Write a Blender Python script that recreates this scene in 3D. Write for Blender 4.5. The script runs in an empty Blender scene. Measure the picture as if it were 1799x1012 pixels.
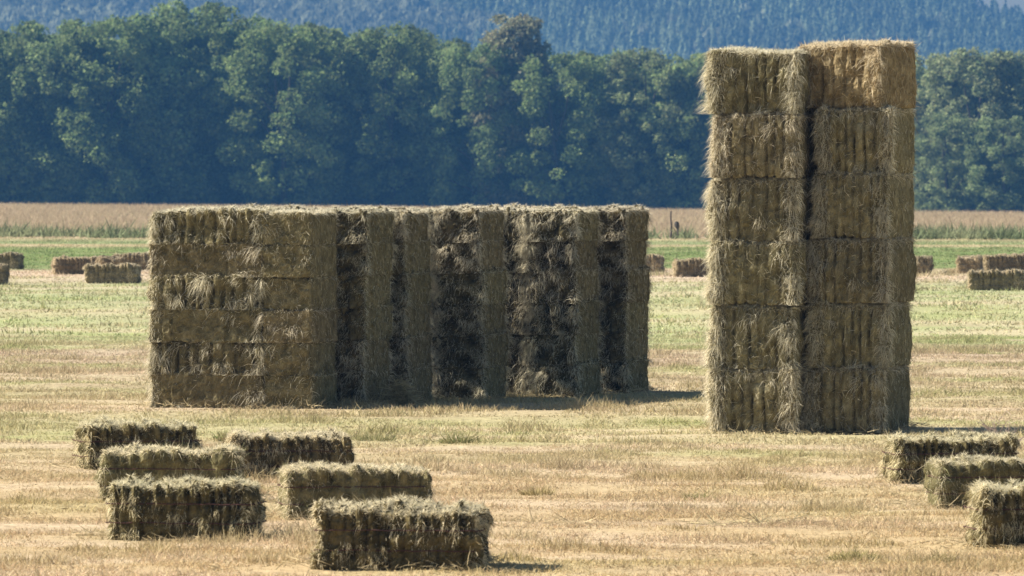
import bpy, math, random
import numpy as np
from mathutils import Vector

R = math.radians
sc = bpy.context.scene
COL = sc.collection
F = 14000.0            # focal length in photo pixels (1799 wide)
CAMH = 2.92            # eye height
HOR = 277.0            # the level of the eye in photo rows
def dist(y): return F * CAMH / (y - HOR)
def xw(px, D): return (px - 899.5) / F * D

# ---------------------------------------------------------------- noise
def _h(ix, iy, iz, seed):
    h = (ix.astype(np.int64) * 374761393 + iy.astype(np.int64) * 668265263 + iz.astype(np.int64) * 2147483647 + seed * 1442695041) & 0xffffffff
    h = ((h ^ (h >> 13)) * 1274126177) & 0xffffffff
    h = ((h ^ (h >> 16)) * 2246822519) & 0xffffffff
    return (h ^ (h >> 15)).astype(np.float64) / 4294967295.0
def vn3(x, y, z, seed=0):
    x = np.asarray(x, float); y = np.asarray(y, float) + 0 * x; z = np.asarray(z, float) + 0 * x
    ix, iy, iz = np.floor(x), np.floor(y), np.floor(z)
    fx, fy, fz = x - ix, y - iy, z - iz
    fx, fy, fz = fx*fx*(3-2*fx), fy*fy*(3-2*fy), fz*fz*(3-2*fz)
    r = 0
    for a in (0, 1):
        wx = fx if a else 1 - fx
        for b in (0, 1):
            wy = fy if b else 1 - fy
            for c in (0, 1):
                wz = fz if c else 1 - fz
                r = r + wx * wy * wz * _h(ix + a, iy + b, iz + c, seed)
    return r
def vn2(x, y, seed=0): return vn3(x, y, np.zeros_like(np.asarray(x, float)), seed)
def unit(v): return v / np.maximum(np.linalg.norm(v, axis=-1, keepdims=True), 1e-9)

# ---------------------------------------------------------------- mesh building from arrays
class MB:
    def __init__(s): s.v = []; s.t = []; s.c = []; s.m = []; s.sm = []; s.n = 0
    def add(s, v, t, c, mat=0, smooth=False):
        v = np.asarray(v, np.float32).reshape(-1, 3); t = np.asarray(t, np.int32).reshape(-1, 3)
        c = np.asarray(c, np.float32)
        if c.ndim == 1: c = np.tile(c, (len(v), 1))
        s.v.append(v); s.t.append(t + s.n); s.c.append(c); s.m.append(np.full(len(t), mat, np.int32))
        s.sm.append(np.full(len(t), smooth, bool)); s.n += len(v)
    def mesh(s, name, mats):
        v = np.concatenate(s.v); t = np.concatenate(s.t); c = np.concatenate(s.c)
        me = bpy.data.meshes.new(name)
        me.vertices.add(len(v)); me.vertices.foreach_set('co', v.ravel())
        me.loops.add(len(t) * 3); me.loops.foreach_set('vertex_index', t.ravel())
        me.polygons.add(len(t)); me.polygons.foreach_set('loop_start', np.arange(0, len(t) * 3, 3, dtype=np.int32))
        me.polygons.foreach_set('material_index', np.concatenate(s.m))
        me.polygons.foreach_set('use_smooth', np.concatenate(s.sm))
        a = me.attributes.new('Col', 'FLOAT_COLOR', 'POINT')
        a.data.foreach_set('color', np.concatenate([c, np.ones((len(c), 1), np.float32)], 1).astype(np.float32).ravel())
        for m in mats: me.materials.append(m)
        me.update(calc_edges=True); me.validate()
        return me
def link(name, me, parent=None, loc=(0, 0, 0), rz=0.0):
    o = bpy.data.objects.new(name, me); COL.objects.link(o)
    o.location = loc; o.rotation_euler = (0, 0, rz)
    if parent is not None: o.parent = parent
    return o
def tag(o, label=None, cat=None, group=None, kind=None):
    if label: o['label'] = label
    if cat: o['category'] = cat
    if group: o['group'] = group
    if kind: o['kind'] = kind
    return o

def blades(mb, P, D, l, w, bend, col, rng, mat=0, segs=2):
    """thin tapering stalks: P base, D direction, l length, w width, bend = offset of the tip"""
    n = len(P)
    l = np.asarray(l).reshape(-1, 1) * np.ones((n, 1)); w = np.asarray(w).reshape(-1, 1) * np.ones((n, 1))
    side = unit(np.cross(D, rng.normal(size=(n, 3)))) * w * 0.5
    if segs == 1:
        v = np.stack([P - side, P + side, P + D * l + bend], 1).reshape(-1, 3)
        i = np.arange(n)[:, None] * 3; t = i + np.array([[0, 1, 2]]); k = 3
    else:
        mid = P + D * l * 0.5 + bend * 0.22
        tip = P + D * l + bend
        v = np.stack([P - side, P + side, mid - side * .85, mid + side * .85, tip], 1).reshape(-1, 3)
        i = np.arange(n)[:, None] * 5
        t = (i[:, :, None] + np.array([[[0, 1, 3], [0, 3, 2], [2, 3, 4]]])).reshape(-1, 3); k = 5
    mb.add(v, t, np.repeat(col, k, axis=0), mat)

# ---------------------------------------------------------------- materials
def mat_new(name):
    m = bpy.data.materials.new(name); m.use_nodes = True
    nt = m.node_tree; nt.nodes.clear()
    return m, nt, nt.nodes, nt.links
def stalk_mat(name, transl=0.3, streak=0.0, scale=60.0, objvar=0.0, bump=0.0):
    m, nt, N, L = mat_new(name)
    out = N.new('ShaderNodeOutputMaterial')
    at = N.new('ShaderNodeAttribute'); at.attribute_name = 'Col'
    col = at.outputs['Color']
    if streak > 0:
        tc = N.new('ShaderNodeTexCoord')
        no = N.new('ShaderNodeTexNoise'); no.inputs['Scale'].default_value = scale; no.inputs['Detail'].default_value = 6
        no.inputs['Roughness'].default_value = 0.7
        L.new(tc.outputs['Object'], no.inputs['Vector'])
        mr = N.new('ShaderNodeMapRange'); mr.inputs[1].default_value = .3; mr.inputs[2].default_value = .7
        mr.inputs[3].default_value = 1 - streak; mr.inputs[4].default_value = 1 + streak
        L.new(no.outputs['Fac'], mr.inputs[0])
        mx = N.new('ShaderNodeVectorMath'); mx.operation = 'SCALE'
        L.new(col, mx.inputs[0]); L.new(mr.outputs[0], mx.inputs['Scale'])
        col = mx.outputs[0]
    if objvar > 0:
        oi = N.new('ShaderNodeObjectInfo')
        hs = N.new('ShaderNodeHueSaturation')
        a = N.new('ShaderNodeMapRange'); a.inputs[3].default_value = 1 - objvar; a.inputs[4].default_value = 1 + objvar
        L.new(oi.outputs['Random'], a.inputs[0]); L.new(a.outputs[0], hs.inputs['Value'])
        mm = N.new('ShaderNodeMath'); mm.operation = 'MULTIPLY'; mm.inputs[1].default_value = 7.31
        fr = N.new('ShaderNodeMath'); fr.operation = 'FRACT'
        b = N.new('ShaderNodeMapRange'); b.inputs[3].default_value = .494; b.inputs[4].default_value = .506
        L.new(oi.outputs['Random'], mm.inputs[0]); L.new(mm.outputs[0], fr.inputs[0]); L.new(fr.outputs[0], b.inputs[0])
        L.new(b.outputs[0], hs.inputs['Hue']); L.new(col, hs.inputs['Color']); col = hs.outputs[0]
    d = N.new('ShaderNodeBsdfDiffuse'); L.new(col, d.inputs['Color'])
    sh = d.outputs[0]
    if bump > 0:
        bp = N.new('ShaderNodeBump'); bp.inputs['Strength'].default_value = bump; bp.inputs['Distance'].default_value = .02
        L.new(no.outputs['Fac'], bp.inputs['Height']); L.new(bp.outputs[0], d.inputs['Normal'])
    if transl > 0:
        t = N.new('ShaderNodeBsdfTranslucent'); L.new(col, t.inputs['Color'])
        ms = N.new('ShaderNodeMixShader'); ms.inputs[0].default_value = transl
        L.new(sh, ms.inputs[1]); L.new(t.outputs[0], ms.inputs[2]); sh = ms.outputs[0]
    L.new(sh, out.inputs['Surface'])
    return m
M_HAYBODY = stalk_mat('pressed hay', 0, .45, 70, .10, .6)
M_STRAW = stalk_mat('loose hay stalks', .42, 0, 1, .08)
M_GRASS = stalk_mat('cut grass', .3)
M_LEAF = stalk_mat('tree leaves', .36, 0, 1, .12)
M_NEEDLE = stalk_mat('conifer foliage', .4)
M_BARK = stalk_mat('bark', 0, .3, 3)
M_TWINE = stalk_mat('baling twine', 0)
M_POST = stalk_mat('weathered wood', 0, .3, 20)

# ---------------------------------------------------------------- the land
TAB = np.array([
 # D     r    g    b
 [0,   .43, .325, .165],
 [52,  .44, .33, .165],
 [62,  .42, .315, .155],
 [72,  .43, .33, .17],
 [80,  .40, .325, .165],
 [86,  .37, .335, .155],
 [91,  .41, .325, .175],
 [98,  .36, .31, .15],
 [108, .41, .335, .185],
 [117, .42, .33, .20],
 [123, .33, .335, .15],
 [136, .35, .355, .165],
 [150, .37, .355, .175],
 [170, .34, .355, .165],
 [186, .40, .36, .20],
 [194, .50, .395, .25],
 [206, .47, .37, .22],
 [210, .185, .235, .085],
 [238, .165, .215, .07],
 [258, .20, .245, .09],
 [265, .46, .37, .20],
 [271, .22, .27, .11],
 [283, .30, .30, .14],
 [290, .45, .37, .20],
 [300, .40, .31, .19],
 [480, .42, .315, .20],
 [560, .15, .15, .07],
 [9000, .07, .09, .035]])
def field_col(x, D):
    """colour of what grows on the field: mown swaths run across the view, green regrowth in patches"""
    Dj = D + (vn2(x * .05, D * .1, 3) - .5) * np.where(D < 185, np.clip(D * .07, 3, 12), 4)
    c = np.stack([np.interp(Dj, TAB[:, 0], TAB[:, k]) for k in (1, 2, 3)], -1)
    n = vn2(x * .33, D * .42, 5) * .6 + vn2(x * 1.1, D * 1.3, 6) * .4
    g = np.clip((n - .54) * 5, 0, 1) * np.where(D < 205, .42, .2) * np.where(D < 78, .35, 1)
    green = np.array([.26, .31, .085])
    c = c * (1 - g[..., None]) + green * g[..., None]
    p = np.clip((vn2(x * .22 + 40, D * .9, 8) - .55) * 4, 0, 1)[..., None] * np.where(D > 208, .08, .5)[..., None]
    c = c * (1 - p) + np.array([.52, .41, .25]) * p
    q = np.clip((vn2(x * .9 + 7, D * 1.6, 9) - .62) * 5, 0, 1)[..., None] * .35
    c = c * (1 - q) + np.array([.30, .22, .125]) * q
    return c * np.array([1.22, 1.235, 1.44])
def land_z(x, D):
    x = np.asarray(x, float); D = np.asarray(D, float)
    t = np.clip((D - 250) / 210, 0, 1)
    z = -t * .5 * np.clip(x / 59 + .5, -1.5, 2.5)
    s = np.clip((D - 460) / 180, 0, 1); s = s * s * (3 - 2 * s)
    z = z * (1 - s) - 5.8 * s
    near = np.clip((300 - D) / 150, 0, 1)
    z = z + near * ((vn2(x * .5, D * .9, 21) - .5) * .05 + (vn2(x * 1.7, D * 2.3, 22) - .5) * .03)
    return z
def axis(points):
    r = []
    for a, b, s in points:
        r.append(np.arange(a, b, s))
    return np.unique(np.concatenate(r))
ys = axis([(-400, 0, 40), (0, 48, 4), (48, 130, .35), (130, 320, 2), (320, 700, 8), (700, 7201, 130)])
xp = axis([(0, 11, .3), (11, 30, 1.5), (30, 80, 5), (80, 400, 32), (400, 2801, 150)])
xs = np.unique(np.concatenate([-xp, xp]))
X, Y = np.meshgrid(xs, ys)
Z = land_z(X, Y)
nx, ny = len(xs), len(ys)
i = (np.arange(ny - 1)[:, None] * nx + np.arange(nx - 1)[None, :]).ravel()
tri = np.concatenate([np.stack([i, i + 1, i + nx + 1], 1), np.stack([i, i + nx + 1, i + nx], 1)])
mb = MB(); mb.add(np.stack([X, Y, Z], -1).reshape(-1, 3), tri, field_col(X, Y).reshape(-1, 3) * .8, 0, True)
M_GROUND = stalk_mat('stubble ground', 0, .35, 9.0, 0, .5)
ground = tag(link('ground', mb.mesh('ground', [M_GROUND])), 'flat mown hay field', None, None, 'structure')

def grass(name, d0, d1, dens, h, w, seed, segs=1, spread=1.28, colf=None, flat=.3, tall_noise=True, label=None):
    rng = np.random.default_rng(seed)
    hw = 1799 / 2 / F * spread
    area = hw * (d1 * d1 - d0 * d0)
    n = int(area * dens)
    D = np.sqrt(rng.random(n) * (d1 * d1 - d0 * d0) + d0 * d0)
    x = (rng.random(n) * 2 - 1) * hw * D
    clump = vn2(x * 1.3, D * 1.5, 31) * .6 + vn2(x * 4.3, D * 4.3, 32) * .4
    keep = rng.random(n) < np.clip(clump * 1.7 - .05, .1, 1)
    D, x, clump = D[keep], x[keep], clump[keep]; n = len(D)
    hh = h * (.45 + .8 * rng.random(n))
    if tall_noise: hh *= np.clip(.35 + 3 * np.maximum(clump - .25, 0) ** 1.5, .3, 2.2)
    tus = np.clip((vn2(x * .8 + 3, D * .8, 35) * .55 + vn2(x * 2.2, D * 2.0, 36) * .45 - .60) * 7, 0, 1) * (D < 200)
    hh *= 1 + 1.3 * tus
    lay = rng.random(n) < flat * (1 - tus)
    d = rng.normal(size=(n, 3)) * np.array([.45, .45, .2]); d[:, 2] = np.abs(d[:, 2]) + np.where(lay, .12, 1.0)
    d = unit(d)
    P = np.stack([x, D, land_z(x, D) - .01], 1)
    P[:, 2] += np.where(lay, .03 * rng.random(n), 0)
    bend = rng.normal(size=(n, 3)) * hh[:, None] * .25; bend[:, 2] = -np.abs(bend[:, 2]) * .5
    c = (colf or field_col)(x, D)
    c = c * (.66 + .62 * rng.random((n, 1))) * (1 + (rng.random((n, 3)) - .5) * .10)
    c = c * (1 - .35 * tus[:, None]) + np.array([.27, .24, .10]) * .35 * tus[:, None]
    pale = rng.random(n) < np.where(D > 208, .03, .14)
    c[pale] = c[pale] * .45 + np.array([.56, .47, .29]) * .55
    mb = MB(); blades(mb, P, d, hh, w * (.6 + .8 * rng.random(n)), bend, c, rng, 0, segs)
    return tag(link(name, mb.mesh(name, [M_GRASS])), label, None, None, 'stuff')
grass('stubble_grass', 49, 80, 1500, .052, .006, 1, 2, label='short dry mown grass with green regrowth close by')
grass('mown_grass', 80, 130, 600, .055, .009, 2, 2, label='short mown grass around the stacks')
grass('field_grass', 130, 296, 75, .06, .03, 3, 1, label='mown grass in pale and green swaths behind the stacks')
def tan_col(x, D):
    n = vn2(x * .15, D * .05, 41)[..., None]
    return np.array([.46, .37, .255]) * (1 - n * .4) + np.array([.40, .35, .22]) * n * .4
def reed_col(x, D):
    n = vn2(x * .6, D * .3, 42)[..., None]
    return np.array([.16, .20, .105]) * (1 - n) + np.array([.27, .28, .16]) * n
grass('tall_dry_grass', 300, 470, 42, .40, .02, 4, 2, 1.2, tan_col, 0, False, 'tall tan dry grass standing in front of the dark wood')

# ---------------------------------------------------------------- green rushes along the far edge of the field
def rushes():
    rng = np.random.default_rng(77)
    n = 26000
    x = (rng.random(n) * 2 - 1) * 24; D = 291 + rng.random(n) * 11
    c = vn2(x * .35, D * .12, 51) * .65 + vn2(x * 1.4, D * .5, 52) * .35
    k = rng.random(n) < np.clip((c - .40) * 5, .03, 1); x, D, c = x[k], D[k], c[k]; n = len(x)
    hh = (.10 + .44 * rng.random(n)) * np.clip(.35 + 1.25 * c, .3, 1.1)
    d = rng.normal(size=(n, 3)) * .6; d[:, 2] = 1; d = unit(d)
    P = np.stack([x, D, land_z(x, D) - .01], 1)
    bend = rng.normal(size=(n, 3)) * .14
    mb = MB(); blades(mb, P, d, hh, .05 * (.6 + rng.random(n)), bend, reed_col(x, D) * (.6 + .8 * rng.random((n, 1))), rng, 0, 2)
    tag(link('rushes', mb.mesh('rushes', [M_GRASS])), 'strip of green rushes edging the field', None, None, 'stuff')
rushes()

# ---------------------------------------------------------------- hay bales
PAL = {  # body dark, body light, stalk pale, stalk olive, stalk brown
 'green': [(.085, .075, .036), (.21, .185, .095), (.80, .72, .50), (.31, .30, .155), (.27, .225, .125)],
 'olive': [(.11, .092, .046), (.25, .21, .117), (.81, .74, .56), (.305, .27, .145), (.275, .225, .13)],
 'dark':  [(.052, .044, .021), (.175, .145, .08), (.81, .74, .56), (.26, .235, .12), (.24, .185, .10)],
 'near':  [(.052, .044, .021), (.17, .138, .068), (.82, .72, .48), (.27, .235, .11), (.25, .19, .095)],
 'gold':  [(.12, .10, .05), (.275, .24, .14), (.81, .74, .56), (.335, .30, .175), (.33, .27, .16)],
 'sunlit_gold': [(.15, .115, .055), (.35, .285, .155), (.84, .74, .52), (.40, .33, .18), (.42, .31, .16)],  # gold hay with the top bale's sunlight put into the colour
 'far':   [(.15, .12, .07), (.30, .24, .145), (.72, .62, .44), (.36, .30, .18), (.36, .28, .165)],
}
FACES = {'+x': (0, 1), '-x': (0, -1), '+y': (1, 1), '-y': (1, -1), '+z': (2, 1), '-z': (2, -1)}
def bale_mesh(name, L, W, H, seed, fw=.09, groove=.02, straws=6000, tufts=24, smooth=(), pal='green', rim=900,
              topfuzz=1.0, edge_tufts=.3, twine=True, upper=True, sag=.0, bulge=.015, rough=1.0, fd=.5, fl=.6, r=.045, vrim=0, vspread=.05, smoothpal=None, gw=.13, toppal=None, riml=1.0, tsize=1.0, tout=.7, fpale=.2, lumpy=0.0, rimup=.1, vedge=None, zt=2.2):
    rng = np.random.default_rng(seed)
    PP = [np.array(c) for c in PAL[pal]]
    half = np.array([L / 2, W / 2, H / 2])
    # flake borders along the length
    b = [-L / 2]
    while b[-1] < L / 2: b.append(b[-1] + fw * (.65 + .7 * rng.random()))
    b = np.array(b); prot = (rng.random(len(b) + 2) - .4) * .022
    tw = [-H / 6, H / 6]
    def disp(p, n):
        fi = np.searchsorted(b, p[:, 0]); prt = prot[np.clip(fi, 0, len(prot) - 1)]
        wob = (vn3(p[:, 0] * 3, p[:, 1] * 6, p[:, 2] * 6, seed + 5) - .5) * .03
        dd = np.min(np.abs((p[:, 0] + wob)[:, None] - b[None, :]), 1) / fw
        g = np.exp(-(dd / gw) ** 2) * (.35 + 1.1 * vn3(p[:, 0] * 5, p[:, 1] * 5, p[:, 2] * 5, seed + 6))
        k = 1 - np.abs(n[:, 0])
        sm = np.ones(len(p))
        for f in smooth:
            a, s = FACES[f]; sm = np.where(n[:, a] * s > .6, .22, sm)
        zz = p[:, 2] / (H / 2)
        up = np.clip(.35 + .9 * np.clip(zz - .1, 0, 1), 0, 1.2) if upper else 1.0
        d = sm * k * (prt - groove * up * g)
        if twine:
            for t in tw: d = d - sm * .016 * np.exp(-((p[:, 2] - t) / .028) ** 2) * (np.abs(n[:, 2]) < .7)
        d = d + sm * (vn3(p[:, 0] * 9, p[:, 1] * 9, p[:, 2] * 9, seed) - .5) * .055 * rough
        d = d + (.35 + .65 * sm) * (vn3(p[:, 0] * 34, p[:, 1] * 34, p[:, 2] * 34, seed + 1) - .5) * .03 * rough
        d = d + (vn3(p[:, 0] * 3.1, p[:, 1] * 3.1, p[:, 2] * 4.5, seed + 2) - .5) * lumpy
        d = d + bulge * (1 - zz * zz) * (np.abs(n[:, 2]) < .7)
        return d
    def surf(p):
        inner = np.clip(p, -(half - r), half - r)
        n = unit(p - inner + 1e-9)
        q = inner + n * r
        q = q + n * disp(q, n)[:, None]
        q[:, 2] -= sag * (1 - (q[:, 0] / half[0]) ** 2) * (q[:, 2] > 0) * .0
        return q, n
    mb = MB(); step = .022
    for f, (a, s) in FACES.items():
        o = [k for k in range(3) if k != a]
        nu, nv = int(2 * half[o[0]] / step) + 1, int(2 * half[o[1]] / step) + 1
        u = np.linspace(-half[o[0]], half[o[0]], nu); v = np.linspace(-half[o[1]], half[o[1]], nv)
        U, V = np.meshgrid(u, v); p = np.zeros((nu * nv, 3)); p[:, a] = s * half[a]; p[:, o[0]] = U.ravel(); p[:, o[1]] = V.ravel()
        q, n = surf(p)
        i = (np.arange(nv - 1)[:, None] * nu + np.arange(nu - 1)[None, :]).ravel()
        t = np.concatenate([np.stack([i, i + 1, i + nu + 1], 1), np.stack([i, i + nu + 1, i + nu], 1)])
        if (s > 0) == (a == 1): t = t[:, ::-1]
        m = np.clip(vn3(q[:, 0] * 13, q[:, 1] * 13, q[:, 2] * 13, seed + 9) * .6 + vn3(q[:, 0] * 50, q[:, 1] * 50, q[:, 2] * 50, seed + 10) * .4 , 0, 1)[:, None]
        m = np.clip((m - .25) * 2, 0, 1)
        P2 = [np.array(c) for c in PAL[smoothpal]] if (smoothpal and f in smooth) else PP
        mb.add(q, t, P2[0] * (1 - m) + P2[1] * m, 0, False)
    def cols(n, pale=.3, pn=None):
        PP = [np.array(c) for c in PAL[pn or pal]]
        k = rng.random(n)[:, None]; a = rng.random((n, 1))
        c = np.where(k < pale, PP[2], np.where(k < pale + (1 - pale) * .55, PP[3], PP[4]))
        return c * (.62 + .6 * a)
    # stalks lying on and sticking out of every face
    areas = {f: (L * W if a == 2 else (L * H if a == 1 else W * H)) for f, (a, s) in FACES.items() if f != '-z'}
    tot = sum(areas.values())
    for f, ar in areas.items():
        a, s = FACES[f]
        front = f == '-y' or (a == 0 and f not in smooth)
        n = int(straws * ar / tot * (zt if f == '+z' else fd if front else .7))
        p = (rng.random((n, 3)) * 2 - 1) * half; p[:, a] = s * half[a]
        q, nn = surf(p)
        tang = rng.normal(size=(n, 3)); 
        if a == 1: tang = tang * np.array([.55, 1, 1.0])
        if a == 0: tang = tang * np.array([1, .8, 1.0])
        tang = tang - nn * np.sum(tang * nn, 1, keepdims=True)
        out = rng.random((n, 1)) ** 2 * (.75 if f not in smooth else .08) + .04
        if f == '+z': out = rng.random((n, 1)) ** 1.4 * 1.2 + .08
        d = unit(unit(tang) + nn * out)
        l = (.05 + .13 * rng.random(n)) * (.65 if f in smooth else fl if front else 1)
        if f == '+z': l = (.035 + .07 * rng.random(n)) * topfuzz
        P = q - nn * .006
        bend = np.zeros((n, 3)); bend[:, 2] = -l * .28 * rng.random(n)
        blades(mb, P, d, l, .0045 * (.6 + .8 * rng.random(n)), bend, cols(n, .92 if f == '+z' else .25 if f in smooth else fpale if f == '-y' else .3, smoothpal if f in smooth else toppal if f in ('+z', '-x') else None), rng, 1)  # top stalks paler: sun-bleached, with sunlight also put into the colour
    # ragged fringe round the upper rim and the corners
    n = rim
    p = (rng.random((n, 3)) * 2 - 1) * half
    side = rng.random(n)
    p[:, 2] = half[2] * (.93 + .07 * rng.random(n))
    fs = np.array([p[:, 0] * 0 + 1]).ravel()
    yf = side < .62
    p[yf, 1] = np.where(rng.random(yf.sum()) < .6, -1, 1) * half[1]
    p[~yf, 0] = np.where(rng.random((~yf).sum()) < .5, -1, 1) * half[0]
    q, nn = surf(p)
    ln = (vn2(p[:, 0] * 7, p[:, 1] * 7, seed + 3)) ** 2
    d = unit(nn * .8 + rng.normal(size=(n, 3)) * .55 + np.array([0, 0, rimup]))
    l = (.04 + .16 * ln * rng.random(n) + .03 * rng.random(n)) * riml
    bend = np.zeros((n, 3)); bend[:, 2] = -l * (.3 + .7 * rng.random(n))
    blades(mb, q - nn * .01, d, l, .005 * (.6 + .8 * rng.random(n)), bend, cols(n, .5), rng, 1)
    # ragged upright corners; their sunlit edge is put into the pale stalk colour
    if vrim:
        n = vrim
        p = np.stack([np.where(rng.random(n) < .8, -1, 1) * half[0], np.full(n, -half[1]), (rng.random(n) * 2 - 1) * half[2]], 1)
        if vedge:
            p[:, 0] = vedge[0] * half[0]; p[:, 1] = vedge[1] * (half[1] - vspread * rng.random(n) ** 2)
        else: p[:, 0] -= np.sign(p[:, 0]) * vspread * rng.random(n) ** 1.5
        q, nn = surf(p); ln = vn2(p[:, 2] * 6 + p[:, 0] * 40, p[:, 2] * 0, seed + 4) ** 2
        if '+x' in smooth and not vedge: ln = np.where(p[:, 0] > 0, ln * .6, ln)
        d = unit(nn * .7 + rng.normal(size=(n, 3)) * .6)
        l = .04 + .15 * ln * rng.random(n) + .03 * rng.random(n)
        bend = np.zeros((n, 3)); bend[:, 2] = -l * (.3 + .6 * rng.random(n))
        blades(mb, q - nn * .01, d, l, .005 * (.6 + .8 * rng.random(n)), bend, cols(n, .7), rng, 1)
    # loose wisps hanging out of the faces, sunlit brightness put into their pale colour
    wf = [f for f in ('-y', '+x', '-x') if f not in smooth]
    wts = np.array([{'-y': L, '+x': W * .8, '-x': W * .8}[f] for f in wf]); wts /= wts.sum()
    for k in range(tufts):
        f = wf[rng.choice(len(wf), p=wts)]; a, s = FACES[f]
        c = (rng.random(3) * 2 - 1) * half * np.array([.97, .97, .98]); c[a] = s * half[a]
        if rng.random() < edge_tufts:
            e = 0 if a == 1 else 1
            c[e] = (1 if rng.random() < .7 else -1) * half[e] * (.86 + .12 * rng.random())
        if twine and rng.random() < .55: c[2] = tw[rng.integers(2)] + rng.normal() * .012 + .012
        m = int(rng.integers(22, 95)); size = (.05 + .11 * rng.random() ** 1.5) * tsize
        p = c + rng.normal(size=(m, 3)) * np.array([.025, .025, .02]) * (1 + size * 6); p = np.clip(p, -half, half); p[:, a] = s * half[a]
        q, nn = surf(p)
        lead = unit(rng.normal(size=3) * np.array([1, 1, .6]) + np.array([0, 0, -.5]))
        d = unit(nn * (tout + .5 * rng.random((m, 1))) + lead * .6 + rng.normal(size=(m, 3)) * .5)
        l = size * (.4 + .9 * rng.random(m))
        bend = np.zeros((m, 3)); bend[:, 2] = -l * (.25 + .6 * rng.random(m))
        blades(mb, q - nn * .01, d, l, .0044 * (.6 + .8 * rng.random(m)), bend, cols(m, .9), rng, 1)
    me = mb.mesh(name, [M_HAYBODY, M_STRAW])
    me.vertices.foreach_get('co', (co := np.zeros(len(me.vertices) * 3, np.float32)))
    co = co.reshape(-1, 3); co[:, 2] = np.maximum(co[:, 2] + H / 2, .002)
    me.vertices.foreach_set('co', co.ravel()); me.update()
    return me
def twine_mesh(L, W, z, seed):
    rng = np.random.default_rng(seed)
    hx, hy, rc = L / 2 + .012, W / 2 + .012, .05
    pts = []
    for cx, cy, a0 in ((hx - rc, hy - rc, 0), (-hx + rc, hy - rc, 90), (-hx + rc, -hy + rc, 180), (hx - rc, -hy + rc, 270)):
        for a in range(0, 91, 15): pts.append((cx + rc * math.cos(R(a0 + a)), cy + rc * math.sin(R(a0 + a)), 0))
    fine = []
    for k in range(len(pts)):
        p, q = np.array(pts[k]), np.array(pts[(k + 1) % len(pts)])
        m = max(1, int(np.linalg.norm(q - p) / .06))
        for j in range(m): fine.append(p + (q - p) * j / m)
    c = np.array(fine); c[:, 2] = z + rng.normal(size=len(c)) * .003
    n = len(c); d = unit(np.roll(c, -1, 0) - np.roll(c, 1, 0)); up = np.array([0, 0, 1.0]); s = np.cross(d, up)
    ring = np.stack([c + s * .004, c + up * .004, c - s * .004, c - up * .004], 1).reshape(-1, 3)
    t = []
    for k in range(n):
        for j in range(4):
            a, b2 = k * 4 + j, k * 4 + (j + 1) % 4; e, f = ((k + 1) % n) * 4 + j, ((k + 1) % n) * 4 + (j + 1) % 4
            t += [(a, b2, f), (a, f, e)]
    mb = MB(); mb.add(ring, t, (.09, .05, .045)); return mb.mesh('twine', [M_TWINE])

SL, SW, SH = 1.16, .55, .42
near_meshes = [bale_mesh('hay_bale', SL * (.94 + .01 * k), SW, SH, 100 + k, .085, .09, 15000, 60, (), 'near', 900, .78, .1, rough=1.7, fd=.12, fl=.36, vrim=130, gw=.2,
                         riml=.4, tsize=.45, tout=1.2, fpale=.05, lumpy=.05, rimup=.1, toppal='green') for k in range(6)]
flat_meshes = [bale_mesh('hay_bale', SL, SW, SH, 120 + k, .12, .055, 13000, 8, (), 'green', 1100, .7, .35, fd=.34, fl=.45, vrim=200, gw=.2,
                         riml=.55, fpale=.05, lumpy=.06, rimup=.1) for k in range(2)]
far_meshes = [bale_mesh('hay_bale', SL, SW, SH, 140 + k, .085, .06, 7000, 40, (), 'far', 900, .6, .1, rough=1.4, fd=.3, fl=.4, gw=.2,
                         riml=.5, tsize=.5, tout=1.0, fpale=.1, lumpy=.06) for k in range(4)]
tw_meshes = [twine_mesh(SL, SW, SH * f, k) for k, f in enumerate((1 / 3, 2 / 3))]

def lone_bale(name, px, yb, yaw, mesh, label, cat, group, sl=1.0, sh=1.0, twine=True):
    D = dist(yb) + .25
    x = xw(px, D)
    o = link(name, mesh, None, (x, D, float(land_z(x, D)) - .015), R(-yaw))
    o.scale = (sl * .985, 1.0, sh)
    tag(o, label, cat, group)
    if twine:
        for m in tw_meshes: link('twine', m, o)
    return o
G = 'small bales lying in the near field'
NM, FM = near_meshes, flat_meshes
lone_bale('hay_bale', 240, 823, -14, NM[0], 'rearmost bale of the near cluster, its sunlit left end bristling', 'bale', G, .98, 1.02)
lone_bale('hay_bale', 302, 886, 7, FM[0], 'smooth-faced bale wedged between the rearmost bale and a ragged one', 'bale', G, 1.0, 1.08)
lone_bale('hay_bale', 505, 843, -6, NM[1], 'brownish bale lying just below the front corner of the low row of stacks', 'bale', G, .98, .98)
lone_bale('hay_bale', 327, 948, 10, NM[2], 'ragged bale with deep grooves in front of the smooth-faced bale on the left', 'bale', G, .99, 1.06)
lone_bale('hay_bale', 621, 913, -7, FM[1], 'pale-topped bale with a long wisp hanging near its right end', 'bale', G, 1.02, 1.0)
lone_bale('hay_bale', 706, 1004, 6, NM[5], 'frontmost bale, its shadow running right along the lower edge', 'bale', G, 1.02, 1.03)
lone_bale('hay_bale', 1670, 852, -10, NM[4], 'rough bale in front of the tall stack, farthest of the right-hand three', 'bale', G, .98, .98)
lone_bale('hay_bale', 1757, 891, -7, FM[0], 'smooth dark bale in the middle of the right-hand three', 'bale', G, 1.0, .98)
lone_bale('hay_bale', 1838, 964, -7, NM[1], 'frayed bale cut off by the right edge, nearest of the right-hand three', 'bale', G, 1.0, 1.05)
FR = far_meshes
G = 'small bales scattered across the far field'
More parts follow.
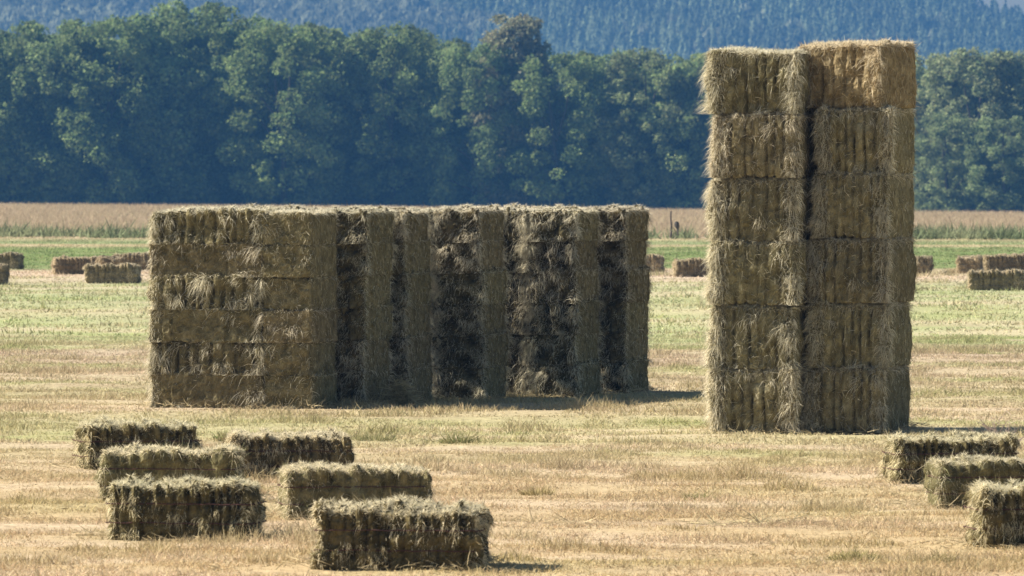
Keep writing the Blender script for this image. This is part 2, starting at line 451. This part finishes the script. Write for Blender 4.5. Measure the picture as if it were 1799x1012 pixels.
for px, yb, yaw, me, lb in (
    (-3, 473, 8, FR[0], 'far bale cut by the left edge, beyond the nearer bale beside it'),
    (-36, 500, 8, FR[2], 'sliver of a far bale at the left edge, nearest of the far left bales'),
    (136, 482, -10, FR[3], 'far long bale left of the low stacks, behind the bale that overlaps it'),
    (198, 498, 5, FR[0], 'dark far bale lying in front of the others left of the low stacks'),
    (193, 484, 80, FR[1], 'far bale showing its end above the dark bale left of the low stacks'),
    (243, 475, 8, FR[2], 'far bale half hidden by the front corner of the low stacks'),
    (1122, 478, 8, FR[0], 'far bale end peeping out past the last low stack'),
    (1229, 487, -4, FR[1], 'lone far bale between the low row and the tall stack'),
    (1593, 481, 12, FR[3], 'far bale end peeping out right of the tall stack'),
    (1703, 481, -84, FR[0], 'far bale turned end-on left of the longest far bale at the right'),
    (1768, 478, -9, FR[2], 'far bale behind the darker bale at the right edge'),
    (1752, 511, 4, FR[0], 'dark far bale nearest of the group at the right edge')):
    lone_bale('hay_bale', px, yb, yaw, me, lb, 'bale', G, 1.05, 1.03, False)

# ---- the low row: six stacks standing one behind the other, six layers each, seen at a slant
TH = 15.0
BL, BW, BH = 1.20, .58, .381
CL = 1.08
def lowset(n, seed, kind, **kw):
    """n meshes for the inner layers and two with a loose bristling top for the uppermost layer"""
    r = []
    for k in range(n + 2):
        top = k >= n
        a = dict(twine=False, upper=False, bulge=0, zt=2.2 if top else .35, topfuzz=.8, edge_tufts=.3, **kw)
        if top: a['rim'] = 700
        r.append(bale_mesh('stacked_bale', a.pop('L'), BW, BH + a.pop('over', 0), seed + k, a.pop('fw'), a.pop('groove'), a.pop('straws'), a.pop('tufts'), a.pop('smooth'), kind, a.pop('rim'), **a))
    return r
long_meshes = lowset(5, 200, 'olive', L=BL, fw=.10, groove=.015, straws=8000, tufts=7, smooth=(), rim=300, fd=.55, fl=.6, r=.012, vrim=300, vspread=.1, lumpy=.05, fpale=.12, over=.015)
fringe_meshes = lowset(2, 210, 'olive', L=BL, fw=.11, groove=.08, straws=8000, tufts=36, smooth=(), rim=700, fd=.5, fl=.6, r=.02, vrim=400, vspread=.1, tout=1.0, fpale=.12, lumpy=.09, gw=.18, over=.015)
end_meshes = lowset(5, 220, 'olive', L=CL, fw=.10, groove=.012, straws=8000, tufts=6, smooth=('+y',), rim=250, fd=.6, fl=.6, r=.012, fpale=.12)
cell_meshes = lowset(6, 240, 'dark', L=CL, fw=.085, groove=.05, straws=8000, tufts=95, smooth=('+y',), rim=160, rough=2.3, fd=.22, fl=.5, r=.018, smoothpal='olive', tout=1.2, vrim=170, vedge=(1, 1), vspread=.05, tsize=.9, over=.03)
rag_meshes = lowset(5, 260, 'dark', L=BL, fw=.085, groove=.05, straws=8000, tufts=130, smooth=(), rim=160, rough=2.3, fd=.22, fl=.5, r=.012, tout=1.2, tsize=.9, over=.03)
def pick(lst, j): return lst[-1 - rr.randrange(2)] if j == 5 else lst[rr.randrange(len(lst) - 2)]
rr = random.Random(5)
LAY = ['bottom', 'second', 'third', 'fourth', 'fifth', 'top']
ORD = ['front', 'second', 'third', 'fourth', 'fifth', 'last']
corners = [545, 640, 715, 850, 1015, 1104]
ax_r = Vector((math.cos(R(TH)), -math.sin(R(TH)), 0)); ax_d = Vector((math.sin(R(TH)), math.cos(R(TH)), 0))
GL = 'bales built into the low row of six stacks'
for k, px in enumerate(corners):
    D = 92.6 + 1.16 * k
    c0 = Vector((xw(px, D), D, 0))
    lean = rr.uniform(-.012, .012)
    for j in range(6):
        z = j * BH * (1 - .002 * k)
        off = lambda s=.012: ax_r * rr.uniform(-s, s) + ax_d * rr.uniform(-s, s)
        base = c0 + ax_r * (lean * j) + Vector((0, 0, z))
        which = f'{LAY[j]} layer of the low row\'s {ORD[k]} stack'
        # crosswise bale: end to the camera, long smooth side to the right
        p = base - ax_r * BW / 2 + ax_d * CL / 2 + off(.022)
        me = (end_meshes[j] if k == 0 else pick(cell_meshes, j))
        o = link('stacked_bale', me, None, p, R(-TH - 90 + rr.uniform(-.7, .7)))
        if j == 5: o.scale.z = rr.uniform(.95, 1.0) if k == 0 else rr.uniform(.88, .94)
        tag(o, f'crosswise smooth-sided bale, {which}', 'bale', GL)
        # long bale facing the camera
        LX = BL * (1.14 if k == 0 else 1)
        p = base - ax_r * (BW + .012 + LX / 2) + ax_d * BW / 2 + off()
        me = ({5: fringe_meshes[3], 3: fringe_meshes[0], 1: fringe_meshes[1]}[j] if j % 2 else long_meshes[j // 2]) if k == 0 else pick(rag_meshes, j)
        o = link('stacked_bale', me, None, p, R(-TH + rr.uniform(-.7, .7)))
        o.scale.x = LX / BL
        if j == 5: o.scale.z = rr.uniform(.94, 1.0) if k == 0 else rr.uniform(.88, .94)
        tag(o, f'lengthwise bale facing forward, {which}', 'bale', GL)
        if k == 0 or j == 5:
            p = base - ax_r * (BW + .012 + LX / 2) + ax_d * (BW * 1.5 + .02) + off()
            o = link('stacked_bale', pick(long_meshes, j), None, p, R(-TH + rr.uniform(-.7, .7)))
            o.scale.x = LX / BL
            if j == 5: o.scale.z = .92
            tag(o, f'rear lengthwise bale, {which}', 'bale', GL)

# ---- the tall stack: two columns of six big bales
TW, TD, THt = .95, 1.16, .69
big_args = dict(twine=False, upper=False, bulge=.03, lumpy=.06, fd=.4, fl=.75, r=.03, vrim=2100, vspread=.17, tout=.85)
big_meshes = [bale_mesh('big', TW, TD, THt - .012, 300 + k, .118, .055, 18000, 46, ('+x',), 'gold', 1100, .9, .8, **big_args) for k in range(6)]
top_mesh = bale_mesh('big', TW, TD, THt - .012, 310, .12, .05, 18000, 16, ('+x',), 'sunlit_gold', 1300, .9, .8, **big_args)
tt = rr
GT = 'big bales of the tall two-column stack'
D0 = 84.4
cor = {0: 1401, 1: 1557}     # front right corner of each column, photo x
for ci in (0, 1):
    cname = 'left' if ci == 0 else 'right'
    for j in range(6):
        px = cor[ci] + (j * .9 if ci else j * .4)
        base = Vector((xw(px, D0), D0, 0))
        yaw = -TH + tt.uniform(-2, 2)
        LH = (.676, .688)[ci]; z = j * LH
        if ci == 1 and j == 5: yaw = -TH - 11; z += .006
        p = base - ax_r * TW / 2 + ax_d * TD / 2 + ax_r * tt.uniform(-.025, .025) + ax_d * tt.uniform(-.03, .05) + Vector((0, 0, z))
        if ci == 1 and j in (1, 2): p += ax_r * .01
        if ci == 0 and j in (3, 4): p -= ax_r * .012
        if ci == 0 and j <= 1: p -= ax_r * .015
        o = link('big_bale', top_mesh if ci == 1 and j == 5 else big_meshes[(j * 2 + ci * 3 + (j // 3)) % 6], None, p, R(yaw))
        lb = f'big ribbed bale in the {LAY[j]} layer of the tall stack, {cname} column'
        if ci == 1 and j == 5: lb = 'sunlit golden bale skewed on top of the tall stack, right column'
        o.scale = ((.9, .9, .9, .83, .83, 1.0)[j] if ci else (.97, .96, 1.0, .98, .96, 1.02)[j], 1, LH / THt)
        if ci == 1: o.location += ax_r * ((.055, .055, .065, .105, .115, -.02)[j])
        if ci == 1 and j == 5: o.scale.y = .8
        tag(o, lb, 'bale', GT)

# ---------------------------------------------------------------- weeds and hay left on the field
def clump(name, px, yb, wpx, hpx, col, n, label, cat='plant', seed=1, stiff=1.0, width=.006, col2=None):
    rng = np.random.default_rng(seed)
    D = dist(yb); s = F / D; x = xw(px, D); rad = wpx / s / 2; h = hpx / s
    a = rng.random(n) * 6.283; q = np.sqrt(rng.random(n)) * rad
    P = np.stack([np.cos(a) * q, np.sin(a) * q * .7, np.zeros(n) - .01], 1)
    d = np.stack([np.cos(a) * q / rad * .7, np.sin(a) * q / rad * .5, np.ones(n)], 1) + rng.normal(size=(n, 3)) * .28 / stiff
    d[:, 2] = np.abs(d[:, 2]) + .1; d = unit(d)
    l = h * (.45 + .75 * rng.random(n)) * (1 - .45 * (q / rad) ** 2)
    bend = rng.normal(size=(n, 3)) * l[:, None] * .22; bend[:, 2] = -np.abs(bend[:, 2])
    k = rng.random((n, 1)); c = np.array(col) * k + np.array(col2 or (.45, .38, .2)) * (1 - k)
    mb = MB(); blades(mb, P, d, l, width * (.6 + .8 * rng.random(n)), bend, c * (.7 + .6 * rng.random((n, 1))), rng)
    tag(link(name, mb.mesh(name, [M_GRASS]), None, (x, D, float(land_z(x, D)))), label, cat, 'weeds standing in the mown field')
clump('weed', 806, 779, 62, 34, (.13, .17, .06), 320, 'green grass tussock in the mown field below the low row', seed=1)
clump('weed', 1228, 877, 66, 26, (.22, .23, .08), 360, 'wide olive weed clump on bare stubble below the tall stack', seed=2)
clump('weed', 1503, 985, 92, 34, (.24, .22, .08), 420, 'large olive tussock near the lower edge', seed=3)
clump('weed', 1652, 990, 46, 36, (.25, .22, .09), 240, 'small dry tussock beside the larger olive one', seed=4)
clump('weed', 397, 775, 40, 26, (.15, .20, .07), 130, 'leafy green weed between two near bales', seed=5, width=.012)
clump('weed', 1130, 782, 104, 20, (.30, .26, .17), 420, 'low grey-brown weeds in a long patch left of the tall stack', seed=6)
clump('weed', 655, 775, 80, 26, (.22, .24, .12), 260, 'sparse grey-green weeds right of the brownish bale', seed=7)
clump('weed', 945, 865, 60, 24, (.36, .28, .13), 300, 'dry straw-coloured tuft in the middle of the open stubble', seed=8)
clump('weed', 1690, 874, 46, 20, (.30, .27, .12), 160, 'dry tuft growing between the two right-hand bales', seed=9)
def twigs(px, yb, wpx, hpx, label):
    rng = np.random.default_rng(9)
    D = dist(yb); s = F / D; x = xw(px, D); mb = MB()
    for k in range(17):
        P = np.array([[rng.normal() * .05, rng.normal() * .05, 0]]); d = unit(np.array([[rng.normal() * .8 - .25, rng.normal() * .3, 1.0]]))
        L0 = hpx / s * (.6 + .7 * rng.random())
        blades(mb, P, d, L0, .009, np.array([[rng.normal() * .05, 0, -.02]]), np.array([[.36, .28, .24]]), rng)
        for j in range(6):
            t = .3 + .6 * rng.random(); d2 = unit(d + rng.normal(size=(1, 3)) * .55)
            blades(mb, P + d * L0 * t, d2, L0 * .4, .006, np.zeros((1, 3)), np.array([[.42, .33, .28]]), rng)
    tag(link('dead_weed', mb.mesh('dead_weed', [M_GRASS]), None, (x, D, float(land_z(x, D)))), label, 'plant', None)
twigs(1768, 790, 80, 58, 'bare twiggy dead weed behind the right-hand bales')
def loose_hay(px, yb, wpx, hpx, n, label, seed):
    rng = np.random.default_rng(seed)
    D = dist(yb); s = F / D; x = xw(px, D); rx = wpx / s / 2; h = hpx / s
    a = rng.random(n) * 6.283; q = np.sqrt(rng.random(n))
    P = np.stack([np.cos(a) * q * rx, np.sin(a) * q * rx * .6, rng.random(n) * h * (1 - q ** 2)], 1)
    d = rng.normal(size=(n, 3)) * np.array([1, 1, .35]); d = unit(d)
    c = np.array([.56, .47, .29]) * (.55 + .6 * rng.random((n, 1)))
    mb = MB(); blades(mb, P, d, (.10 + .14 * rng.random(n)), .007 + .004 * rng.random(n), rng.normal(size=(n, 3)) * .02, c, rng)
    me = mb.mesh('loose_hay', [M_STRAW]); 
    co = np.zeros(len(me.vertices) * 3, np.float32); me.vertices.foreach_get('co', co); co = co.reshape(-1, 3); co[:, 2] = np.maximum(co[:, 2], 0)
    me.vertices.foreach_set('co', co.ravel())
    tag(link('loose_hay', me, None, (x, D, float(land_z(x, D)))), label, 'hay', 'loose hay dropped on the field')
loose_hay(705, 712, 52, 55, 900, 'pale heap of loose hay fallen between two low stacks', 1)
loose_hay(1672, 481, 30, 10, 400, 'low scrap of loose hay near the far right bales', 2)

loose_hay(1375, 919, 330, 5, 260, 'thin pale wisps of hay strewn across the stubble near the lower right', 3)
loose_hay(985, 922, 150, 4, 110, 'few pale stalks scattered right of the frontmost bale', 4)
def chaff():
    rng = np.random.default_rng(4); mb = MB()
    for o in [o for o in COL.objects if o.get('category') == 'bale' and o.location.z < .05 and o.location.y < 105]:
        big = o.name.startswith('big'); n = 420 if big else 240
        hx = .5 if big else .6; hy = .6 if big else .32
        a = rng.random(n) * 6.283; q = 1 + .45 * rng.random(n) ** 2
        lx = np.clip(np.cos(a) * 1.35, -1, 1) * hx * q; ly = np.clip(np.sin(a) * 1.35, -1, 1) * hy * q
        c, s_ = math.cos(o.rotation_euler.z), math.sin(o.rotation_euler.z)
        x = o.location.x + lx * c - ly * s_; y = o.location.y + lx * s_ + ly * c
        P = np.stack([x, y, land_z(x, y) + .02 + .03 * rng.random(n)], 1)
        d = rng.normal(size=(n, 3)) * np.array([1, 1, .45]); d = unit(d)
        blades(mb, P, d, .06 + .12 * rng.random(n), .006, rng.normal(size=(n, 3)) * .02, np.array([.58, .48, .29]) * (.5 + .65 * rng.random((n, 1))), rng)
    tag(link('hay_litter', mb.mesh('hay_litter', [M_STRAW])), 'chaff and broken stalks lying round the feet of the bales', None, None, 'stuff')
chaff()

# ---------------------------------------------------------------- fence posts at the edge of the dry grass
def post(px, ytop, yb, D, w, lean, label, knob=False):
    x = xw(px, D); h = (yb - ytop) / F * D; z0 = CAMH - (yb - HOR) / F * D
    zg = float(land_z(x, D)); h = z0 + h - zg
    mb = MB(); nseg = 7; ring = 8; v = []
    for k in range(nseg + 1):
        t = k / nseg; r = w / 2 * (1 - .25 * t) * (1 + .15 * math.sin(k * 2.1))
        if knob and k >= nseg - 2: r = w * (.95 if k < nseg else .6)
        for j in range(ring):
            a = 6.283 * j / ring; v.append((math.cos(a) * r + lean * t * t * h + .03 * math.sin(t * 5), math.sin(a) * r, t * h))
    t_ = []
    for k in range(nseg):
        for j in range(ring):
            a, b = k * ring + j, k * ring + (j + 1) % ring
            t_ += [(a, b, b + ring), (a, b + ring, a + ring)]
    for j in range(1, ring - 1): t_.append((nseg * ring, nseg * ring + j, nseg * ring + j + 1))
    mb.add(v, t_, (.10, .09, .08)); tag(link('fence_post', mb.mesh('fence_post', [M_POST]), None, (x, D, zg)), label, 'post', 'old fence posts')
post(1178, 371, 402, 296, .075, .05, 'thin leaning fence post standing against the tan grass')
post(1190, 389, 406, 294, .10, 0, 'short stubby fence post beside the thin leaning one', True)

# ---------------------------------------------------------------- the wood behind the field
def tree_meshes(seed, h, w, nleaf=9000, lobes=34, col=(.075, .105, .038), ball=.17, low=.08, spire=0.0):
    rng = np.random.default_rng(seed)
    mb = MB()
    cen, rad, tint = [], [], []
    for k in range(lobes):
        t = low + (1 - low) * (k + rng.random()) / lobes
        env = math.sqrt(max(.05, 1 - ((t - .55) / .52) ** 2)) * (1 - spire * t)
        a = rng.random() * 6.283; rr_ = w / 2 * env * (.35 + .6 * math.sqrt(rng.random()))
        rb = w * ball * (.7 + .7 * rng.random()) * (1 - .2 * t)
        cen.append((math.cos(a) * rr_, math.sin(a) * rr_, t * h - rb * .6)); rad.append(rb); tint.append(.72 + .6 * rng.random())
    cen = np.array(cen); rad = np.array(rad); tint = np.array(tint)
    pr = rad ** 2 / (rad ** 2).sum()
    li = rng.choice(lobes, nleaf, p=pr)
    d = unit(rng.normal(size=(nleaf, 3)) + np.array([0, 0, .25]))
    lump = vn3(d[:, 0] * 2.2 + li * 7.1, d[:, 1] * 2.2, d[:, 2] * 2.2, seed)
    rr_ = rad[li] * (.45 + .85 * lump) * (.6 + .55 * rng.random(nleaf) ** .7)
    P = cen[li] + d * rr_[:, None] * np.array([1, 1, .85])
    nrm = unit(d * .8 + rng.normal(size=(nleaf, 3)) * .7)
    u = unit(np.cross(nrm, rng.normal(size=(nleaf, 3)))); v = np.cross(nrm, u)
    s = (.08 + .13 * rng.random((nleaf, 1))) * (h / 24)
    q = np.stack([P - u * s - v * s * .6, P + u * s - v * s * .6, P + u * s * .7 + v * s, P - u * s * .5 + v * s * .9], 1).reshape(-1, 3)
    i = np.arange(nleaf)[:, None] * 4
    t = (i[:, :, None] + np.array([[[0, 1, 2], [0, 2, 3]]])).reshape(-1, 3)
    c = np.array(col) * (.93 * tint[li] * (.78 + .44 * rng.random(nleaf)))[:, None] * (1 + (rng.random((nleaf, 3)) - .5) * .15)
    mb.add(q, t, np.repeat(c, 4, 0))
    crown = mb.mesh('crown', [M_LEAF])
    # trunk and limbs
    mb = MB()
    def tube(p0, p1, r0, r1):
        p0, p1 = np.array(p0, float), np.array(p1, float); dd = unit(p1 - p0); a = unit(np.cross(dd, [.31, .77, .2])); b = np.cross(dd, a)
        v = []
        for p, r in ((p0, r0), ((p0 + p1) / 2 + rng.normal(size=3) * .15, (r0 + r1) / 2), (p1, r1)):
            for j in range(7): v.append(p + (a * math.cos(j * .8976) + b * math.sin(j * .8976)) * r)
        t = []
        for k in range(2):
            for j in range(7):
                x0, x1 = k * 7 + j, k * 7 + (j + 1) % 7; t += [(x0, x1, x1 + 7), (x0, x1 + 7, x0 + 7)]
        mb.add(v, t, (.11, .095, .075), 0, True)
    tube((0, 0, -.3), (rng.normal() * .4, rng.normal() * .4, h * .72), h * .018, h * .006)
    for k in rng.choice(lobes, 11, replace=False):
        tube((0, 0, cen[k][2] * .6), cen[k], h * .008, h * .002)
    return crown, mb.mesh('trunk', [M_BARK])
KINDS = [tree_meshes(500, 24, 15, 38000, 160, (.225, .285, .105), .098), tree_meshes(501, 24, 14, 36000, 150, (.245, .30, .12), .10),
         tree_meshes(502, 24, 17, 42000, 180, (.215, .27, .105), .092), tree_meshes(503, 24, 13, 34000, 140, (.255, .29, .13), .10),
         tree_meshes(504, 24, 16, 38000, 165, (.23, .295, .115), .096)]
BROWN = tree_meshes(510, 24, 13, 30000, 140, (.27, .265, .15), .10, .05, .45)
PALE = [tree_meshes(511, 24, 14, 38000, 150, (.27, .325, .145), .10), tree_meshes(512, 24, 13, 36000, 150, (.28, .315, .155), .10)]
def tree(px, ytop, D, kind, label, group, wide=1.0, rz=0.0, name='tree'):
    D = D - (.10 if px < 1400 else .4) * (px - 899.5) / F * D
    x = xw(px, D); zg = float(land_z(x, D)); ztop = CAMH + (HOR - ytop) / F * D
    s = (ztop - zg) / 24.0
    e = bpy.data.objects.new(name, None); COL.objects.link(e)
    e.location = (x, D, zg); e.rotation_euler = (0, 0, rz); e.scale = (s * wide, s * wide, s); e.empty_display_size = .5
    tag(e, label, 'tree', group)
    link('crown', kind[0], e); link('trunk', kind[1], e)
    return e
tr = random.Random(11)
GF = 'broad-leafed trees along the front of the wood'
front = [(-60, 62), (20, 52), (105, 36), (185, 34), (262, 30), (325, 2), (420, 30), (500, 40), (580, 46), (690, 44), (765, 68), (835, 78),
         (980, 90), (1060, 92), (1135, 88), (1210, 92), (1290, 92), (1390, 95), (1480, 96), (1560, 96)]
marks = {20: 'tree at the left edge of the wood, its rounded top lower than its neighbours',
  105: 'leafy tree at the far left of the wood, third in from the edge', 185: 'tree above the bales left of the low stacks, with a ragged crown',
  262: 'tree just left of the tallest crown, above the low row\'s front corner', 325: 'tallest broad tree in the left half of the wood',
  420: 'tree standing right beside the tallest broad tree', 500: 'dense tree above the front stack\'s long face, third from the tallest crown',
  580: 'tree above the first smooth pillar of the low row', 690: 'broad round-topped tree above the middle of the low row',
  765: 'lower tree sloping down right of the round-topped tree', 835: 'tree directly left of the brownish spire-topped tree',
  980: 'low rounded tree directly right of the brownish spire-topped tree', 1060: 'tree above the last stack of the low row',
  1135: 'tree above the gap between the low row and the tall stack', 1210: 'tree touching the left side of the tall stack in the view'}
for px, yt in front:
    lb = marks.get(px, 'leafy tree in the wood beyond the tall stack, mostly out of sight' if px > 1200 else 'leafy tree at the wood\'s end, past the left edge')
    tree(px, yt, 1100 + tr.uniform(-10, 10), KINDS[tr.randrange(5)], lb, GF, tr.uniform(.92, 1.12), tr.uniform(0, 6.28))
tree(905, 26, 1096, BROWN, 'brownish spire-topped tree rising above the middle of the wood', GF, 1.15, .6)
for px, yt, D, lb in ((1640, 96, 1080, 'pale green tree right beside the tall stack, lit to its foot'),
                      (1712, 86, 1076, 'pale green tree second from the tall stack on its right'),
                      (1790, 92, 1082, 'pale tree at the right edge of the wood'),
                      (1668, 200, 1062, 'short bright tree in front of the pale trees, nearest the tall stack'),
                      (1760, 205, 1060, 'short bright tree in front of the pale trees at the right edge'),
                      (1860, 92, 1080, 'pale tree past the right edge of the wood')):
    tree(px, yt, D, PALE[tr.randrange(2)], lb, GF, tr.uniform(.95, 1.1) * (1.0 if yt < 150 else 1.35), tr.uniform(0, 6.28))
GB = 'trees deeper in the wood'
for row, (D, y0) in enumerate(((1118, 10), (1140, 14))):
    for k in range(16):
        px = -40 + k * 122 + row * 60 + tr.uniform(-18, 18)
        yt = np.interp(px, [p for p, _ in front] + [1700, 1900], [y for _, y in front] + [88, 92]) + y0 + tr.uniform(-4, 22)
        tree(px, float(yt), D + tr.uniform(-6, 6), KINDS[tr.randrange(5)], 'leafy tree deeper in the wood, only parts of its crown showing between front trees', GB, tr.uniform(1.0, 1.2), tr.uniform(0, 6.28))

# ---------------------------------------------------------------- wooded hill far behind
def hill_z(x, D):
    ridge = np.interp(x, [-900, -250, 120, 205, 235, 262, 300, 900], [135, 122, 104, 88, 68, 59, 47, 35])
    t = np.clip((D - 3350) / 750, 0, 1); t = t ** .85
    n = (vn2(x * .012, D * .008, 61) - .5) * 14 * np.clip(t * 3, 0, 1)
    z = -6.5 + (ridge + 6) * t + n * (1 - t)
    return np.where(D > 4100, -6.5 + (ridge + 6) - (D - 4100) * .03, z)
ys = np.arange(3300, 4700, 25.0); xs = np.arange(-900, 901, 20.0)
X, Y = np.meshgrid(xs, ys); Z = hill_z(X, Y)
nx, ny = len(xs), len(ys)
i = (np.arange(ny - 1)[:, None] * nx + np.arange(nx - 1)[None, :]).ravel()
t_ = np.concatenate([np.stack([i, i + 1, i + nx + 1], 1), np.stack([i, i + nx + 1, i + nx], 1)])
mb = MB(); mb.add(np.stack([X, Y, Z], -1).reshape(-1, 3), t_, (.045, .06, .03), 0, True)
tag(link('hills', mb.mesh('hills', [M_NEEDLE])), 'wooded hill', None, None, 'structure')
def hill_forest():
    rng = np.random.default_rng(900)
    n = 9000
    x = (rng.random(n) * 2 - 1) * 390; D = 3480 + rng.random(n) * 660
    z = hill_z(x, D)
    vis = z > 20; x, D, z = x[vis], D[vis], z[vis]; n = len(x)
    conif = (x + (vn2(x * .01, D * .006, 71) - .5) * 160 > -25) & (rng.random(n) < .93)
    h = np.where(conif, 15 + 9 * rng.random(n), 11 + 6 * rng.random(n))
    w = np.where(conif, 5.5 + 2.5 * rng.random(n), 10 + 6 * rng.random(n))
    tint = (.65 + .7 * rng.random(n)) * (.75 + .5 * vn2(x * .03, D * .02, 72))
    m = 110
    t = rng.random((n, m)); a = rng.random((n, m)) * 6.283
    cr = np.where(conif[:, None], (1 - t) ** .8 + .04, np.sqrt(np.clip(1 - (1.6 * t - .6) ** 2, 0, 1)))
    q = (w / 2)[:, None] * cr * (.75 + .3 * rng.random((n, m)))
    tt_ = np.where(conif[:, None], .08 + .92 * t, .15 + .85 * t)
    P = np.stack([x[:, None] + np.cos(a) * q, D[:, None] + np.sin(a) * q, z[:, None] + tt_ * h[:, None]], -1).reshape(-1, 3)
    out = np.stack([np.cos(a), np.sin(a), .35 + 0 * a], -1).reshape(-1, 3)
    N_ = n * m
    s = (np.where(conif, .62, .95)[:, None] * (.6 + .7 * rng.random((n, m)))).reshape(-1, 1)
    nr = unit(out + rng.normal(size=(N_, 3)) * .3)
    up = np.array([0, 0, 1.0]); u = unit(np.cross(up, nr)); v = np.cross(nr, u)
    vv = np.stack([P - u * s - v * s * 1.2, P + u * s - v * s * 1.2, P + v * s * 1.5], 1).reshape(-1, 3)
    tri = np.arange(N_ * 3).reshape(-1, 3)
    base = np.where(conif[:, None], np.array([.21, .25, .15]), np.array([.24, .25, .16]))
    c = (base * tint[:, None])[:, None, :] * (.8 + .4 * rng.random((n, m, 1)))
    mb = MB(); mb.add(vv, tri, np.repeat(c.reshape(-1, 3), 3, 0))
    tag(link('hillside_forest', mb.mesh('hillside_forest', [M_NEEDLE])), 'hazy blue conifer and broadleaf wood covering the hillside', None, None, 'stuff')
hill_forest()

# ---------------------------------------------------------------- the air between
def haze():
    x, y0, y1, z0, z1 = 1000, -60, 4690, -9, 175
    v = [(-x, y0, z0), (x, y0, z0), (x, y1, z0), (-x, y1, z0), (-x, y0, z1), (x, y0, z1), (x, y1, z1), (-x, y1, z1)]
    me = bpy.data.meshes.new('haze')
    me.from_pydata(v, [], [(0, 3, 2, 1), (4, 5, 6, 7), (0, 1, 5, 4), (1, 2, 6, 5), (2, 3, 7, 6), (3, 0, 4, 7)])
    m, nt, N, L = mat_new('hazy air')
    out = N.new('ShaderNodeOutputMaterial'); pv = N.new('ShaderNodeVolumePrincipled')
    pv.inputs['Color'].default_value = (.080, .245, .54, 1); pv.inputs['Density'].default_value = HAZE
    L.new(pv.outputs[0], out.inputs['Volume']); me.materials.append(m)
    o = link('haze', me); tag(o, 'blue summer haze', None, None, 'stuff'); o.display_type = 'BOUNDS'
HAZE = .00021
haze()

# ---------------------------------------------------------------- light
EL, AZ = 36.0, 11.0      # sun height; degrees behind the picture plane, coming from the left
s = Vector((-math.cos(R(AZ)) * math.cos(R(EL)), math.sin(R(AZ)) * math.cos(R(EL)), math.sin(R(EL))))
ld = bpy.data.lights.new('sun', 'SUN'); ld.energy = 5.0; ld.angle = R(.53); ld.color = (1.0, .93, .82)
lo = bpy.data.objects.new('sun', ld); COL.objects.link(lo); lo.rotation_euler = s.to_track_quat('Z', 'Y').to_euler()
w = bpy.data.worlds.new('World'); sc.world = w; w.use_nodes = True
nt = w.node_tree; bg = nt.nodes['Background']
sky = nt.nodes.new('ShaderNodeTexSky'); sky.sky_type = 'NISHITA'; sky.sun_disc = False
sky.sun_elevation = R(EL); sky.sun_rotation = math.atan2(s.x, s.y)
nt.links.new(sky.outputs[0], bg.inputs[0]); bg.inputs[1].default_value = .052

# ---------------------------------------------------------------- camera
cd = bpy.data.cameras.new('camera'); cam = bpy.data.objects.new('camera', cd); COL.objects.link(cam)
cd.sensor_width = 36; cd.lens = F / 1799 * 36; cd.clip_start = 1; cd.clip_end = 20000
cam.location = (0, 0, CAMH); cam.rotation_euler = (R(90) - math.atan((506 - HOR) / F), 0, 0)
cd.dof.use_dof = True; cd.dof.focus_distance = 88; cd.dof.aperture_fstop = 11
sc.camera = cam
sc.view_settings.view_transform = 'Standard'; sc.view_settings.look = 'None'; sc.view_settings.gamma = 1
sc.view_settings.exposure = 1.25
sc.cycles.max_bounces = 4; sc.cycles.diffuse_bounces = 2; sc.cycles.transmission_bounces = 2; sc.cycles.volume_bounces = 0
sc.cycles.use_denoising = True
